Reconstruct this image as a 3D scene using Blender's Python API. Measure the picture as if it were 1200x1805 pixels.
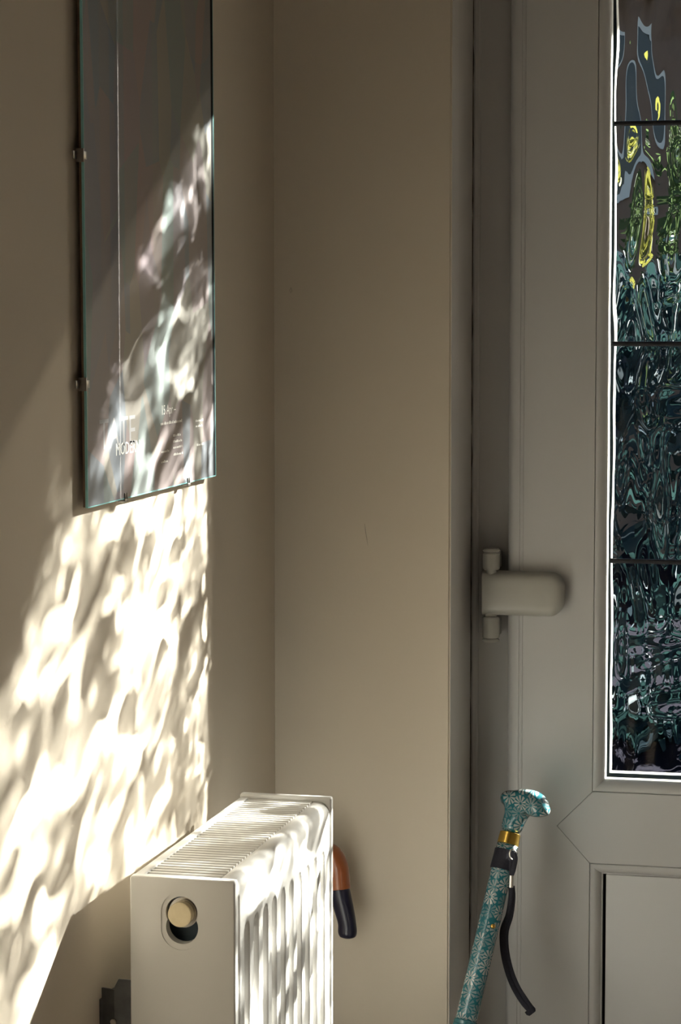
import bpy, bmesh, math, random
import numpy as np
from mathutils import Vector, Matrix

random.seed(7)
sc = bpy.context.scene
COL = sc.collection
for o in list(bpy.data.objects):
    bpy.data.objects.remove(o)

# ------------------------------------------------------------------ camera
ZO = 0.20                      # scene heights below are measured from 20 cm above the floor; lifted by ZO at the end
cam = bpy.data.cameras.new('camera')
cam_o = bpy.data.objects.new('camera', cam)
COL.objects.link(cam_o)
sc.camera = cam_o
cam.sensor_fit = 'VERTICAL'
cam.sensor_height = 36.0
cam.lens = 4100 / 1805 * 36.0
cam.clip_start = 0.05
cam.clip_end = 500
cam_o.location = (0.694, 0.0, 1.19 + ZO)
cam_o.rotation_euler = (math.radians(90 - 4.3517), 0, math.radians(12.943))

# ------------------------------------------------------------------ light
SUN_DIR = Vector((-1.0, -1.1, -0.68))
world = bpy.data.worlds.new('sky')
sc.world = world
world.use_nodes = True
wn = world.node_tree
bg = wn.nodes['Background']
sky = wn.nodes.new('ShaderNodeTexSky')
sky.sky_type = 'NISHITA'
sky.sun_disc = False
sky.sun_elevation = math.radians(24.6)
sky.sun_rotation = math.radians(42.3)
sky.air_density = 1.0
sky.dust_density = 1.0
wn.links.new(sky.outputs[0], bg.inputs[0])
bg.inputs[1].default_value = 0.055
world.cycles.sampling_method = 'NONE'

sun = bpy.data.lights.new('sun', 'SUN')
sun.energy = 28.0
sun.angle = math.radians(0.8)
sun.color = (1.0, 0.945, 0.85)
sun.cycles.is_caustics_light = True      # real refracted sunlight through the patterned door glass
sun_o = bpy.data.objects.new('sun', sun)
COL.objects.link(sun_o)
sun_o.location = (6, 8, 6)
sun_o.rotation_euler = SUN_DIR.to_track_quat('-Z', 'Y').to_euler()

sc.view_settings.view_transform = 'Standard'
sc.view_settings.look = 'None'
sc.view_settings.gamma = 1.0
sc.view_settings.use_curve_mapping = False
sc.view_settings.exposure = 1.3
sc.cycles.max_bounces = 7
sc.cycles.diffuse_bounces = 3
sc.cycles.glossy_bounces = 2
sc.cycles.transmission_bounces = 6
sc.cycles.transparent_max_bounces = 8

# ------------------------------------------------------------------ materials
def mat(name, base, rough=0.6, metal=0.0, spec=0.5, noise=None, bump=None, coat=0.0):
    """noise = (scale, colour2, amount); bump = (scale, strength, distance)"""
    m = bpy.data.materials.new(name)
    m.use_nodes = True
    nt = m.node_tree
    b = nt.nodes['Principled BSDF']
    b.inputs['Base Color'].default_value = (*base, 1)
    b.inputs['Roughness'].default_value = rough
    b.inputs['Metallic'].default_value = metal
    b.inputs['Specular IOR Level'].default_value = spec
    b.inputs['Coat Weight'].default_value = coat
    tc = nt.nodes.new('ShaderNodeTexCoord')
    if noise:
        n = nt.nodes.new('ShaderNodeTexNoise')
        n.inputs['Scale'].default_value = noise[0]
        n.inputs['Detail'].default_value = 5
        nt.links.new(tc.outputs['Object'], n.inputs['Vector'])
        mr = nt.nodes.new('ShaderNodeMapRange')
        mr.inputs['From Min'].default_value = 0.35
        mr.inputs['From Max'].default_value = 0.7
        mr.inputs['To Max'].default_value = noise[2]
        nt.links.new(n.outputs['Fac'], mr.inputs['Value'])
        mx = nt.nodes.new('ShaderNodeMix')
        mx.data_type = 'RGBA'
        mx.inputs['A'].default_value = (*base, 1)
        mx.inputs['B'].default_value = (*noise[1], 1)
        nt.links.new(mr.outputs[0], mx.inputs['Factor'])
        nt.links.new(mx.outputs['Result'], b.inputs['Base Color'])
    if bump:
        n2 = nt.nodes.new('ShaderNodeTexNoise')
        n2.inputs['Scale'].default_value = bump[0]
        n2.inputs['Detail'].default_value = 3
        nt.links.new(tc.outputs['Object'], n2.inputs['Vector'])
        bp = nt.nodes.new('ShaderNodeBump')
        bp.inputs['Strength'].default_value = bump[1]
        bp.inputs['Distance'].default_value = bump[2]
        nt.links.new(n2.outputs['Fac'], bp.inputs['Height'])
        nt.links.new(bp.outputs[0], b.inputs['Normal'])
    return m

M = {}
M['wall'] = mat('beige_wall_paint', (0.78, 0.695, 0.575), 0.75, noise=(3.0, (0.74, 0.655, 0.535), 0.5), bump=(260, 0.12, 0.001))
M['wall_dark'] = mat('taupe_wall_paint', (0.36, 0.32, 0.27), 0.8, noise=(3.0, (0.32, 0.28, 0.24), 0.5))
M['reveal'] = mat('grey_reveal_paint', (0.80, 0.77, 0.73), 0.7, noise=(6.0, (0.74, 0.71, 0.68), 0.5), bump=(200, 0.12, 0.001))
M['scuff'] = mat('wall_scuff', (0.42, 0.35, 0.27), 0.8, noise=(90.0, (0.5, 0.43, 0.34), 0.6))
M['ceiling'] = mat('ceiling_paint', (0.34, 0.32, 0.30), 0.8, noise=(4.0, (0.31, 0.29, 0.27), 0.5))
M['floor'] = mat('floor_tiles', (0.62, 0.55, 0.46), 0.5, noise=(5.0, (0.56, 0.49, 0.40), 0.6))
M['upvc'] = mat('grey_white_upvc', (0.71, 0.705, 0.70), 0.38, noise=(7.0, (0.67, 0.665, 0.66), 0.5), bump=(30, 0.03, 0.002))
M['upvc_out'] = mat('white_upvc_edge', (0.62, 0.62, 0.58), 0.5, noise=(9.0, (0.55, 0.55, 0.53), 0.5))
M['frame'] = mat('door_frame_upvc', (0.60, 0.59, 0.575), 0.42, noise=(6.0, (0.56, 0.55, 0.535), 0.5))
M['gasket'] = mat('dark_rubber_gasket', (0.006, 0.011, 0.014), 0.8, spec=0.1, noise=(30.0, (0.010, 0.016, 0.018), 0.5))
M['sealant'] = mat('cracked_sealant', (0.05, 0.038, 0.03), 0.8, noise=(60.0, (0.10, 0.08, 0.06), 0.7))
M['lead'] = mat('dark_lead_strip', (0.03, 0.033, 0.04), 0.45, 0.4, noise=(80.0, (0.06, 0.06, 0.07), 0.6))
M['hinge'] = mat('grey_hinge_plastic', (0.55, 0.54, 0.49), 0.32, noise=(40.0, (0.51, 0.50, 0.46), 0.6))
M['gap_shade'] = mat('painted_gap_shade', (0.02, 0.018, 0.02), 0.8, noise=(20.0, (0.03, 0.03, 0.03), 0.5))
M['enamel'] = mat('radiator_enamel', (0.80, 0.79, 0.765), 0.30, noise=(12.0, (0.76, 0.75, 0.725), 0.5), bump=(14, 0.03, 0.003))
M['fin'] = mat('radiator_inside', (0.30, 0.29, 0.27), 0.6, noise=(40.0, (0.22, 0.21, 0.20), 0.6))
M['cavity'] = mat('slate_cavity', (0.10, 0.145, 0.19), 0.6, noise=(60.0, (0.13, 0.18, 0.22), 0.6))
M['brass'] = mat('dull_brass', (0.92, 0.80, 0.55), 0.45, 0.15, noise=(160.0, (0.82, 0.69, 0.44), 0.6), bump=(400, 0.15, 0.0005))
M['chrome'] = mat('dull_chrome', (0.60, 0.58, 0.55), 0.22, 1.0, noise=(60.0, (0.45, 0.42, 0.40), 0.6))
M['bracket'] = mat('galvanised_bracket', (0.12, 0.125, 0.135), 0.4, 0.7, noise=(60.0, (0.20, 0.205, 0.215), 0.7))
M['board'] = mat('brown_hardboard', (0.20, 0.13, 0.09), 0.7, noise=(120.0, (0.26, 0.17, 0.12), 0.6))
M['clip'] = mat('steel_clip', (0.30, 0.29, 0.28), 0.35, 0.8, noise=(90.0, (0.22, 0.21, 0.21), 0.6))
M['glass_edge'] = mat('lit_green_glass_edge', (0.28, 0.62, 0.64), 0.15, noise=(90.0, (0.36, 0.72, 0.72), 0.6))  # green edge of the glass, its caught light put into the pale colour
M['ink'] = mat('white_print', (0.78, 0.77, 0.72), 0.6, noise=(200.0, (0.68, 0.67, 0.63), 0.6))
M['ink_faint'] = mat('faded_print', (0.30, 0.30, 0.31), 0.6, noise=(200.0, (0.26, 0.26, 0.27), 0.6))
M['gold'] = mat('gold_band', (0.95, 0.66, 0.16), 0.26, 1.0, noise=(90.0, (0.80, 0.52, 0.10), 0.5))
M['strap'] = mat('navy_black_webbing', (0.010, 0.010, 0.020), 0.7, noise=(500.0, (0.02, 0.02, 0.035), 0.6), bump=(900, 0.4, 0.0008))
M['silver'] = mat('silver_crimp', (0.80, 0.77, 0.72), 0.25, 1.0, noise=(80.0, (0.6, 0.58, 0.55), 0.5))
M['rubber'] = mat('black_rubber', (0.02, 0.02, 0.02), 0.7, noise=(60.0, (0.03, 0.03, 0.03), 0.5))
M['rust'] = mat('rust_brown_wood', (0.30, 0.085, 0.030), 0.28, noise=(45.0, (0.40, 0.14, 0.05), 0.8), coat=0.4)
M['navy'] = mat('navy_sleeve', (0.012, 0.012, 0.030), 0.28, noise=(30.0, (0.02, 0.02, 0.04), 0.6))
M['ground'] = mat('shaded_driveway_asphalt', (0.0065, 0.0065, 0.013), 0.95, spec=0.02, noise=(3.0, (0.005, 0.005, 0.011), 0.8), bump=(60, 0.4, 0.01))  # near-black blue: shade over the drive is put into the colour
M['bark'] = mat('tree_bark', (0.12, 0.085, 0.06), 0.9, noise=(14.0, (0.07, 0.05, 0.035), 0.8), bump=(30, 0.6, 0.02))
M['house'] = mat('brown_brick_house', (0.20, 0.13, 0.10), 0.85, noise=(2.0, (0.26, 0.18, 0.14), 0.8), bump=(20, 0.3, 0.01))
M['white_wood'] = mat('white_window_frame', (0.80, 0.80, 0.78), 0.5, noise=(6.0, (0.75, 0.75, 0.73), 0.5))
M['dark_glass'] = mat('dark_house_glass', (0.03, 0.04, 0.06), 0.08, noise=(3.0, (0.05, 0.06, 0.08), 0.5))
M['roof'] = mat('slate_roof', (0.09, 0.085, 0.10), 0.7, noise=(9.0, (0.06, 0.055, 0.07), 0.7))

def leaf_mat(name, c1, c2):
    m = mat(name, c1, 0.65, spec=0.07, noise=(4.0, c2, 0.9))
    nt = m.node_tree
    b = nt.nodes['Principled BSDF']
    tr = nt.nodes.new('ShaderNodeBsdfTranslucent')
    tr.inputs[0].default_value = (c2[0] * 1.2, c2[1] * 1.2, c2[2] * 0.9, 1)
    mx = nt.nodes.new('ShaderNodeMixShader')
    mx.inputs[0].default_value = 0.22
    nt.links.new(b.outputs[0], mx.inputs[1])
    nt.links.new(tr.outputs[0], mx.inputs[2])
    nt.links.new(mx.outputs[0], nt.nodes['Material Output'].inputs[0])
    return m
M['leaf_dark'] = leaf_mat('dark_hedge_leaf', (0.012, 0.028, 0.044), (0.018, 0.042, 0.055))
M['leaf_lime'] = leaf_mat('lime_leaf', (0.09, 0.11, 0.04), (0.17, 0.17, 0.05))
M['leaf_mid'] = leaf_mat('green_leaf', (0.05, 0.085, 0.05), (0.085, 0.13, 0.07))

def pattern_glass():
    m = bpy.data.materials.new('patterned_clear_glass')
    m.use_nodes = True
    nt = m.node_tree
    nt.nodes.clear()
    N = nt.nodes.new
    out = N('ShaderNodeOutputMaterial')
    g = N('ShaderNodeBsdfGlass')
    g.inputs['Color'].default_value = (0.97, 0.99, 0.985, 1)
    g.inputs['IOR'].default_value = 1.47
    g.inputs['Roughness'].default_value = 0.0
    tc = N('ShaderNodeTexCoord')
    mp = N('ShaderNodeMapping')
    mp.inputs['Scale'].default_value = (60, 1, 13)
    vo = N('ShaderNodeTexNoise')
    vo.inputs['Scale'].default_value = 1.0
    vo.inputs['Detail'].default_value = 0.0
    bp = N('ShaderNodeBump')
    bp.inputs['Strength'].default_value = 1.0
    bp.inputs['Distance'].default_value = 0.0009
    L = nt.links.new
    L(tc.outputs['Object'], mp.inputs['Vector'])
    L(mp.outputs[0], vo.inputs['Vector'])
    L(vo.outputs['Fac'], bp.inputs['Height'])
    L(bp.outputs[0], g.inputs['Normal'])
    L(g.outputs[0], out.inputs[0])
    return m
M['pattern_glass'] = pattern_glass()

def math_node(nt, op, a, b=None):
    n = nt.nodes.new('ShaderNodeMath')
    n.operation = op
    for i, v in enumerate((a, b)):
        if v is None:
            continue
        if isinstance(v, (int, float)):
            n.inputs[i].default_value = v
        else:
            nt.links.new(v, n.inputs[i])
    return n.outputs[0]

def print_mat():
    """a dark exhibition sheet: soft vertical bands (the first a painted reflection) and one disc (local X = across, local Z = up)"""
    m = bpy.data.materials.new('poster_print')
    m.use_nodes = True
    nt = m.node_tree
    b = nt.nodes['Principled BSDF']
    b.inputs['Roughness'].default_value = 0.55
    b.inputs['Coat Weight'].default_value = 1.0
    b.inputs['Coat Roughness'].default_value = 0.01
    tc = nt.nodes.new('ShaderNodeTexCoord')
    sp = nt.nodes.new('ShaderNodeSeparateXYZ')
    nt.links.new(tc.outputs['Object'], sp.inputs[0])
    u = math_node(nt, 'DIVIDE', sp.outputs[1], 0.415)
    rp = nt.nodes.new('ShaderNodeValToRGB')
    rp.color_ramp.interpolation = 'LINEAR'
    els = [(0.0, (0.150, 0.170, 0.204)), (0.10, (0.163, 0.170, 0.190)), (0.115, (0.204, 0.170, 0.150)), (0.17, (0.197, 0.163, 0.156)), (0.18, (0.129, 0.156, 0.211)),  # first bluish band is the glass reflection painted into the print
           (0.27, (0.129, 0.156, 0.204)), (0.28, (0.224, 0.143, 0.170)), (0.48, (0.211, 0.156, 0.170)), (0.49, (0.197, 0.184, 0.163)),
           (0.62, (0.150, 0.163, 0.170)), (0.80, (0.156, 0.163, 0.177)), (1.0, (0.163, 0.170, 0.177))]
    cr = rp.color_ramp
    while len(cr.elements) < len(els):
        cr.elements.new(0.5)
    for e, (p, c) in zip(cr.elements, els):
        e.position = p
        e.color = (*c, 1)
    nt.links.new(u, rp.inputs[0])
    # disc
    dy = math_node(nt, 'SUBTRACT', sp.outputs[1], 0.36)
    dz = math_node(nt, 'SUBTRACT', sp.outputs[2], 0.49)
    rr = math_node(nt, 'SQRT', math_node(nt, 'ADD', math_node(nt, 'MULTIPLY', dy, dy), math_node(nt, 'MULTIPLY', dz, dz)))
    inside = math_node(nt, 'LESS_THAN', rr, 0.062)
    mx = nt.nodes.new('ShaderNodeMix')
    mx.data_type = 'RGBA'
    nt.links.new(math_node(nt, 'MULTIPLY', inside, 0.8), mx.inputs['Factor'])
    nt.links.new(rp.outputs[0], mx.inputs['A'])
    mx.inputs['B'].default_value = (0.24, 0.17, 0.135, 1)
    # lower part plain grey
    nz = nt.nodes.new('ShaderNodeTexNoise')
    nz.inputs['Scale'].default_value = 9
    nt.links.new(tc.outputs['Object'], nz.inputs['Vector'])
    lo = nt.nodes.new('ShaderNodeMapRange')
    lo.inputs['From Min'].default_value = 0.24
    lo.inputs['From Max'].default_value = 0.16
    nt.links.new(sp.outputs[2], lo.inputs['Value'])
    mx2 = nt.nodes.new('ShaderNodeMix')
    mx2.data_type = 'RGBA'
    nt.links.new(math_node(nt, 'MULTIPLY', lo.outputs[0], 0.8), mx2.inputs['Factor'])
    nt.links.new(mx.outputs['Result'], mx2.inputs['A'])
    mx2.inputs['B'].default_value = (0.19, 0.185, 0.195, 1)
    mx3 = nt.nodes.new('ShaderNodeMix')
    mx3.data_type = 'RGBA'
    nt.links.new(math_node(nt, 'MULTIPLY', nz.outputs['Fac'], 0.25), mx3.inputs['Factor'])
    nt.links.new(mx2.outputs['Result'], mx3.inputs['A'])
    mx3.inputs['B'].default_value = (0.20, 0.225, 0.23, 1)
    # pale soft shapes printed across the sheet
    mp = nt.nodes.new('ShaderNodeMapping')
    mp.inputs['Rotation'].default_value = (math.radians(-35), 0, 0)
    mp.inputs['Scale'].default_value = (1, 22, 9)
    nt.links.new(tc.outputs['Object'], mp.inputs['Vector'])
    vo = nt.nodes.new('ShaderNodeTexVoronoi')
    vo.inputs['Scale'].default_value = 1.0
    nt.links.new(mp.outputs[0], vo.inputs['Vector'])
    sc_ = nt.nodes.new('ShaderNodeSeparateColor')
    nt.links.new(vo.outputs['Color'], sc_.inputs[0])
    r2 = nt.nodes.new('ShaderNodeValToRGB')
    r2.color_ramp.interpolation = 'CONSTANT'
    cols = [(0.0, (0.15, 0.26, 0.25)), (0.22, (0.32, 0.21, 0.21)), (0.44, (0.33, 0.30, 0.22)), (0.64, (0.15, 0.21, 0.28)), (0.82, (0.26, 0.20, 0.25))]
    while len(r2.color_ramp.elements) < len(cols):
        r2.color_ramp.elements.new(0.5)
    for e, (p, c) in zip(r2.color_ramp.elements, cols):
        e.position = p
        e.color = (*c, 1)
    nt.links.new(sc_.outputs[0], r2.inputs[0])
    mx4 = nt.nodes.new('ShaderNodeMix')
    mx4.data_type = 'RGBA'
    mx4.inputs['Factor'].default_value = 0.38
    nt.links.new(mx3.outputs['Result'], mx4.inputs['A'])
    nt.links.new(r2.outputs[0], mx4.inputs['B'])
    nt.links.new(mx4.outputs['Result'], b.inputs['Base Color'])
    return m
M['print'] = print_mat()

def flower_mat(name, use_uv, scale):
    """teal sheet of star flowers: pale petals radiating in every cell"""
    m = bpy.data.materials.new(name)
    m.use_nodes = True
    nt = m.node_tree
    b = nt.nodes['Principled BSDF']
    b.inputs['Roughness'].default_value = 0.22
    b.inputs['Coat Weight'].default_value = 0.5
    b.inputs['Coat Roughness'].default_value = 0.12
    tc = nt.nodes.new('ShaderNodeTexCoord')
    mp = nt.nodes.new('ShaderNodeMapping')
    if use_uv:
        nt.links.new(tc.outputs['UV'], mp.inputs['Vector'])
    else:
        mp.inputs['Rotation'].default_value = (math.radians(90), 0, 0)
        nt.links.new(tc.outputs['Object'], mp.inputs['Vector'])
    vo = nt.nodes.new('ShaderNodeTexVoronoi')
    vo.voronoi_dimensions = '2D'
    vo.inputs['Scale'].default_value = scale
    vo.inputs['Randomness'].default_value = 0.35
    nt.links.new(mp.outputs[0], vo.inputs['Vector'])
    sb = nt.nodes.new('ShaderNodeVectorMath')
    sb.operation = 'SUBTRACT'
    nt.links.new(mp.outputs[0], sb.inputs[0])
    nt.links.new(vo.outputs['Position'], sb.inputs[1])
    sp = nt.nodes.new('ShaderNodeSeparateXYZ')
    nt.links.new(sb.outputs[0], sp.inputs[0])
    ang = math_node(nt, 'ARCTAN2', sp.outputs[1], sp.outputs[0])
    s = math_node(nt, 'SINE', math_node(nt, 'MULTIPLY', ang, 10.0))
    petal = math_node(nt, 'GREATER_THAN', s, -0.30)
    d = vo.outputs['Distance']
    ring = math_node(nt, 'MULTIPLY', math_node(nt, 'GREATER_THAN', d, 0.10), math_node(nt, 'LESS_THAN', d, 0.56))
    cid = nt.nodes.new('ShaderNodeSeparateColor')
    nt.links.new(vo.outputs['Color'], cid.inputs[0])
    strength = math_node(nt, 'ADD', math_node(nt, 'MULTIPLY', cid.outputs[0], 0.75), 0.15)
    fac = math_node(nt, 'MULTIPLY', math_node(nt, 'MULTIPLY', petal, ring), strength)
    mx = nt.nodes.new('ShaderNodeMix')
    mx.data_type = 'RGBA'
    nt.links.new(fac, mx.inputs['Factor'])
    mx.inputs['A'].default_value = (0.020, 0.165, 0.205, 1)
    mx.inputs['B'].default_value = (0.60, 0.62, 0.60, 1)
    nt.links.new(mx.outputs['Result'], b.inputs['Base Color'])
    return m
M['flower_shaft'] = flower_mat('teal_flower_shaft', True, 62)
M['flower_handle'] = flower_mat('teal_flower_handle', False, 62)
M['teal'] = mat('plain_teal', (0.020, 0.150, 0.185), 0.25, noise=(300.0, (0.10, 0.26, 0.28), 0.7), coat=0.4)

# ------------------------------------------------------------------ mesh helpers
def link(name, me, m, parent=None):
    o = bpy.data.objects.new(name, me)
    COL.objects.link(o)
    if m is not None and not me.materials:
        for mm in (m if isinstance(m, (list, tuple)) else [m]):
            me.materials.append(mm)
    if parent is not None:
        o.parent = parent
        o.location = -world_loc(parent)
    return o

def world_loc(o):
    p = Vector((0, 0, 0))
    while o is not None:
        p += o.location
        o = o.parent
    return p

def empty(name, loc):
    o = bpy.data.objects.new(name, None)
    o.empty_display_size = 0.05
    COL.objects.link(o)
    o.location = loc
    return o

def tag(o, label, cat, group=None):
    o['label'] = label
    o['category'] = cat
    if group:
        o['group'] = group
    return o

def struct(o):
    o['kind'] = 'structure'
    return o

def bm_to(name, bm, m, parent=None, smooth=False):
    bmesh.ops.recalc_face_normals(bm, faces=bm.faces)
    me = bpy.data.meshes.new(name)
    bm.to_mesh(me)
    bm.free()
    if smooth:
        me.polygons.foreach_set('use_smooth', [True] * len(me.polygons))
        if smooth != 'all':
            me.set_sharp_from_angle(angle=math.radians(smooth if smooth is not True else 35))
    return link(name, me, m, parent)

def bm_box(bm, a, b):
    vs = [bm.verts.new((x, y, z)) for x in (a[0], b[0]) for y in (a[1], b[1]) for z in (a[2], b[2])]
    fs = [bm.faces.new([vs[i] for i in f]) for f in ((0, 1, 3, 2), (4, 6, 7, 5), (0, 4, 5, 1), (2, 3, 7, 6), (0, 2, 6, 4), (1, 5, 7, 3))]
    return vs, fs

def box(name, a, b, m, parent=None, bevel=0.0, seg=2):
    bm = bmesh.new()
    bm_box(bm, a, b)
    if bevel:
        bmesh.ops.bevel(bm, geom=bm.edges[:], offset=bevel, segments=seg, affect='EDGES', profile=0.5)
    return bm_to(name, bm, m, parent, smooth=40 if bevel else False)

def prism(name, poly, axis, lo, hi, m, parent=None, bevel=0.0, smooth=False, seg=2):
    """extrude a 2-D polygon: axis 'y' -> poly in (x, z); axis 'z' -> poly in (x, y); axis 'x' -> poly in (y, z)"""
    bm = bmesh.new()
    def P(p, t):
        return {'y': (p[0], t, p[1]), 'z': (p[0], p[1], t), 'x': (t, p[0], p[1])}[axis]
    A = [bm.verts.new(P(p, lo)) for p in poly]
    B = [bm.verts.new(P(p, hi)) for p in poly]
    bm.faces.new(A)
    bm.faces.new(B[::-1])
    n = len(poly)
    for i in range(n):
        bm.faces.new((A[i], A[(i + 1) % n], B[(i + 1) % n], B[i]))
    bmesh.ops.recalc_face_normals(bm, faces=bm.faces)
    if bevel:
        bmesh.ops.bevel(bm, geom=bm.edges[:], offset=bevel, segments=seg, affect='EDGES', profile=0.5)
    return bm_to(name, bm, m, parent, smooth=smooth or (40 if bevel else False))

def frames(path):
    pts = [Vector(p) for p in path]
    T = []
    for i in range(len(pts)):
        a = pts[max(i - 1, 0)]
        b = pts[min(i + 1, len(pts) - 1)]
        T.append((b - a).normalized())
    ref = Vector((0, -1, 0)) if abs(T[0].y) < 0.9 else Vector((1, 0, 0))
    n = (ref - T[0] * ref.dot(T[0])).normalized()
    out = []
    for p, t in zip(pts, T):
        n = (n - t * n.dot(t)).normalized()
        out.append((p, t, n, t.cross(n)))
    return out

def tube(name, path, radii, m, parent=None, n=16, flat=None, caps=True, uv=False, smooth=50):
    """swept tube; flat=(rx, ry) scales the cross-section"""
    bm = bmesh.new()
    fr = frames(path)
    if not hasattr(radii, '__len__'):
        radii = [radii] * len(path)
    fx, fy = flat or (1, 1)
    rings = []
    length = [0.0]
    for i in range(1, len(fr)):
        length.append(length[-1] + (fr[i][0] - fr[i - 1][0]).length)
    for (p, t, a, b), r in zip(fr, radii):
        rings.append([bm.verts.new(p + (a * math.cos(2 * math.pi * k / n) * fx + b * math.sin(2 * math.pi * k / n) * fy) * r) for k in range(n)])
    layer = bm.loops.layers.uv.new('UVMap') if uv else None
    rmean = sum(radii) / len(radii)
    for i in range(len(rings) - 1):
        for k in range(n):
            f = bm.faces.new((rings[i][k], rings[i][(k + 1) % n], rings[i + 1][(k + 1) % n], rings[i + 1][k]))
            if layer:
                for lp, (kk, ii) in zip(f.loops, ((k, i), (k + 1, i), (k + 1, i + 1), (k, i + 1))):
                    lp[layer].uv = (2 * math.pi * rmean * kk / n, length[ii])
    if caps:
        bm.faces.new(rings[0][::-1])
        bm.faces.new(rings[-1])
    return bm_to(name, bm, m, parent, smooth=smooth)

def smooth_path(pts, n=8):
    """Catmull-Rom through points (tuples of any length)"""
    P = [np.array(p, float) for p in pts]
    P = [2 * P[0] - P[1]] + P + [2 * P[-1] - P[-2]]
    out = []
    for i in range(1, len(P) - 2):
        for k in range(n):
            t = k / n
            a, b, c, d = P[i - 1], P[i], P[i + 1], P[i + 2]
            out.append(0.5 * (2 * b + (c - a) * t + (2 * a - 5 * b + 4 * c - d) * t * t + (3 * b - a - 3 * c + d) * t ** 3))
    out.append(P[-2])
    return out

def frame_sides(name, rect, prof, m, parent, closed=True, smooth=False):
    """four mitred pieces round rect=(x0,x1,z0,z1); prof = list of (inset towards the middle, y)"""
    x0, x1, z0, z1 = rect
    res = []
    for side in range(4):
        bm = bmesh.new()
        ends = []
        for e in (0, 1):
            ring = []
            for ins, y in prof:
                c = [(x0 + ins, z0 + ins), (x1 - ins, z0 + ins), (x1 - ins, z1 - ins), (x0 + ins, z1 - ins)][(side + e) % 4]
                ring.append(bm.verts.new((c[0], y, c[1])))
            ends.append(ring)
        n = len(prof)
        for i in range(n if closed else n - 1):
            bm.faces.new((ends[0][i], ends[0][(i + 1) % n], ends[1][(i + 1) % n], ends[1][i]))
        if closed:
            bm.faces.new(ends[0])
            bm.faces.new(ends[1][::-1])
        res.append(bm_to(name, bm, m, parent, smooth=smooth))
    return res

def difference(o, cutters):
    for c in cutters:
        md = o.modifiers.new('cut', 'BOOLEAN')
        md.operation = 'DIFFERENCE'
        md.solver = 'EXACT'
        md.object = c
    dg = bpy.context.evaluated_depsgraph_get()
    dg.update()
    me = bpy.data.meshes.new_from_object(o.evaluated_get(dg))
    o.modifiers.clear()
    o.data = me
    for c in cutters:
        bpy.data.objects.remove(c)
    return o

# ================================================================== THE ROOM
YW = 2.6702      # face of the far wall
XR = 1.40        # right wall of the hall
FLOOR = -0.20
CEIL = 2.22
XP = 0.2119      # end of the narrow wall beside the door

struct(box('floor', (-0.15, -3.1, FLOOR - 0.1), (XR + 0.1, 2.90, FLOOR), M['floor']))
struct(box('ceiling', (-0.15, -3.1, CEIL), (XR + 0.1, 2.90, CEIL + 0.1), M['ceiling']))
struct(box('wall_left', (-0.15, -3.1, FLOOR), (0.0, 2.90, CEIL), M['wall']))
bm = bmesh.new()               # side window added in the unseen right wall to throw sun onto the floor
WY0, WY1, WZ0, WZ1 = 1.15, 1.60, FLOOR + 0.12, FLOOR + 0.86
bm_box(bm, (XR, -3.1, FLOOR), (XR + 0.1, WY0, CEIL))
bm_box(bm, (XR, WY1, FLOOR), (XR + 0.1, 2.90, CEIL))
bm_box(bm, (XR, WY0, FLOOR), (XR + 0.1, WY1, WZ0))
bm_box(bm, (XR, WY0, WZ1), (XR + 0.1, WY1, CEIL))
struct(bm_to('wall_right', bm, M['wall_dark']))
w2 = struct(empty('added_window_1', (XR + 0.05, 1.375, WZ0)))
for (a_, b_) in (((WY0, WZ0), (WY0 + 0.04, WZ1)), ((WY1 - 0.04, WZ0), (WY1, WZ1)), ((WY0 + 0.04, WZ0), (WY1 - 0.04, WZ0 + 0.04)), ((WY0 + 0.04, WZ1 - 0.04), (WY1 - 0.04, WZ1))):
    box('added_window_frame', (XR + 0.055, a_[0], a_[1]), (XR + 0.095, b_[0], b_[1]), M['upvc_out'], w2)
# far wall: narrow pier, pier on the lock side, header over the door
bm = bmesh.new()
vs, fs = bm_box(bm, (0.0, YW, FLOOR), (XP, 2.90, CEIL))
e = [ed for ed in bm.edges if all(abs(v.co.x - XP) < 1e-6 and abs(v.co.y - YW) < 1e-6 for v in ed.verts)]
bmesh.ops.bevel(bm, geom=e, offset=0.0018, segments=3, affect='EDGES')
bm_box(bm, (1.185, YW, FLOOR), (XR, 2.90, CEIL))
bm_box(bm, (XP, YW, 1.90), (1.185, 2.90, CEIL))
struct(bm_to('wall_far', bm, M['wall']))
wf = bpy.data.objects['wall_far']
tube('scuff_mark', [(0.1095, YW, 0.968), (0.1105, YW, 0.960), (0.1122, YW, 0.950), (0.1135, YW, 0.942)], [0.0002, 0.0004, 0.0004, 0.0001], M['scuff'], wf, n=6)
tube('scuff_mark', [(0.0205, YW, 1.246), (0.0190, YW, 1.2425), (0.0200, YW, 1.2395), (0.0215, YW, 1.2410), (0.0212, YW, 1.2450)], 0.0003, M['scuff'], wf, n=6)
struct(box('trim_2', (XP - 0.001, YW + 0.0022, FLOOR), (XP + 0.0006, 2.8105, 1.90), M['reveal']))
struct(box('wall_behind', (-0.15, -3.2, FLOOR), (XR + 0.1, -3.1, CEIL), M['wall']))

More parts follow.
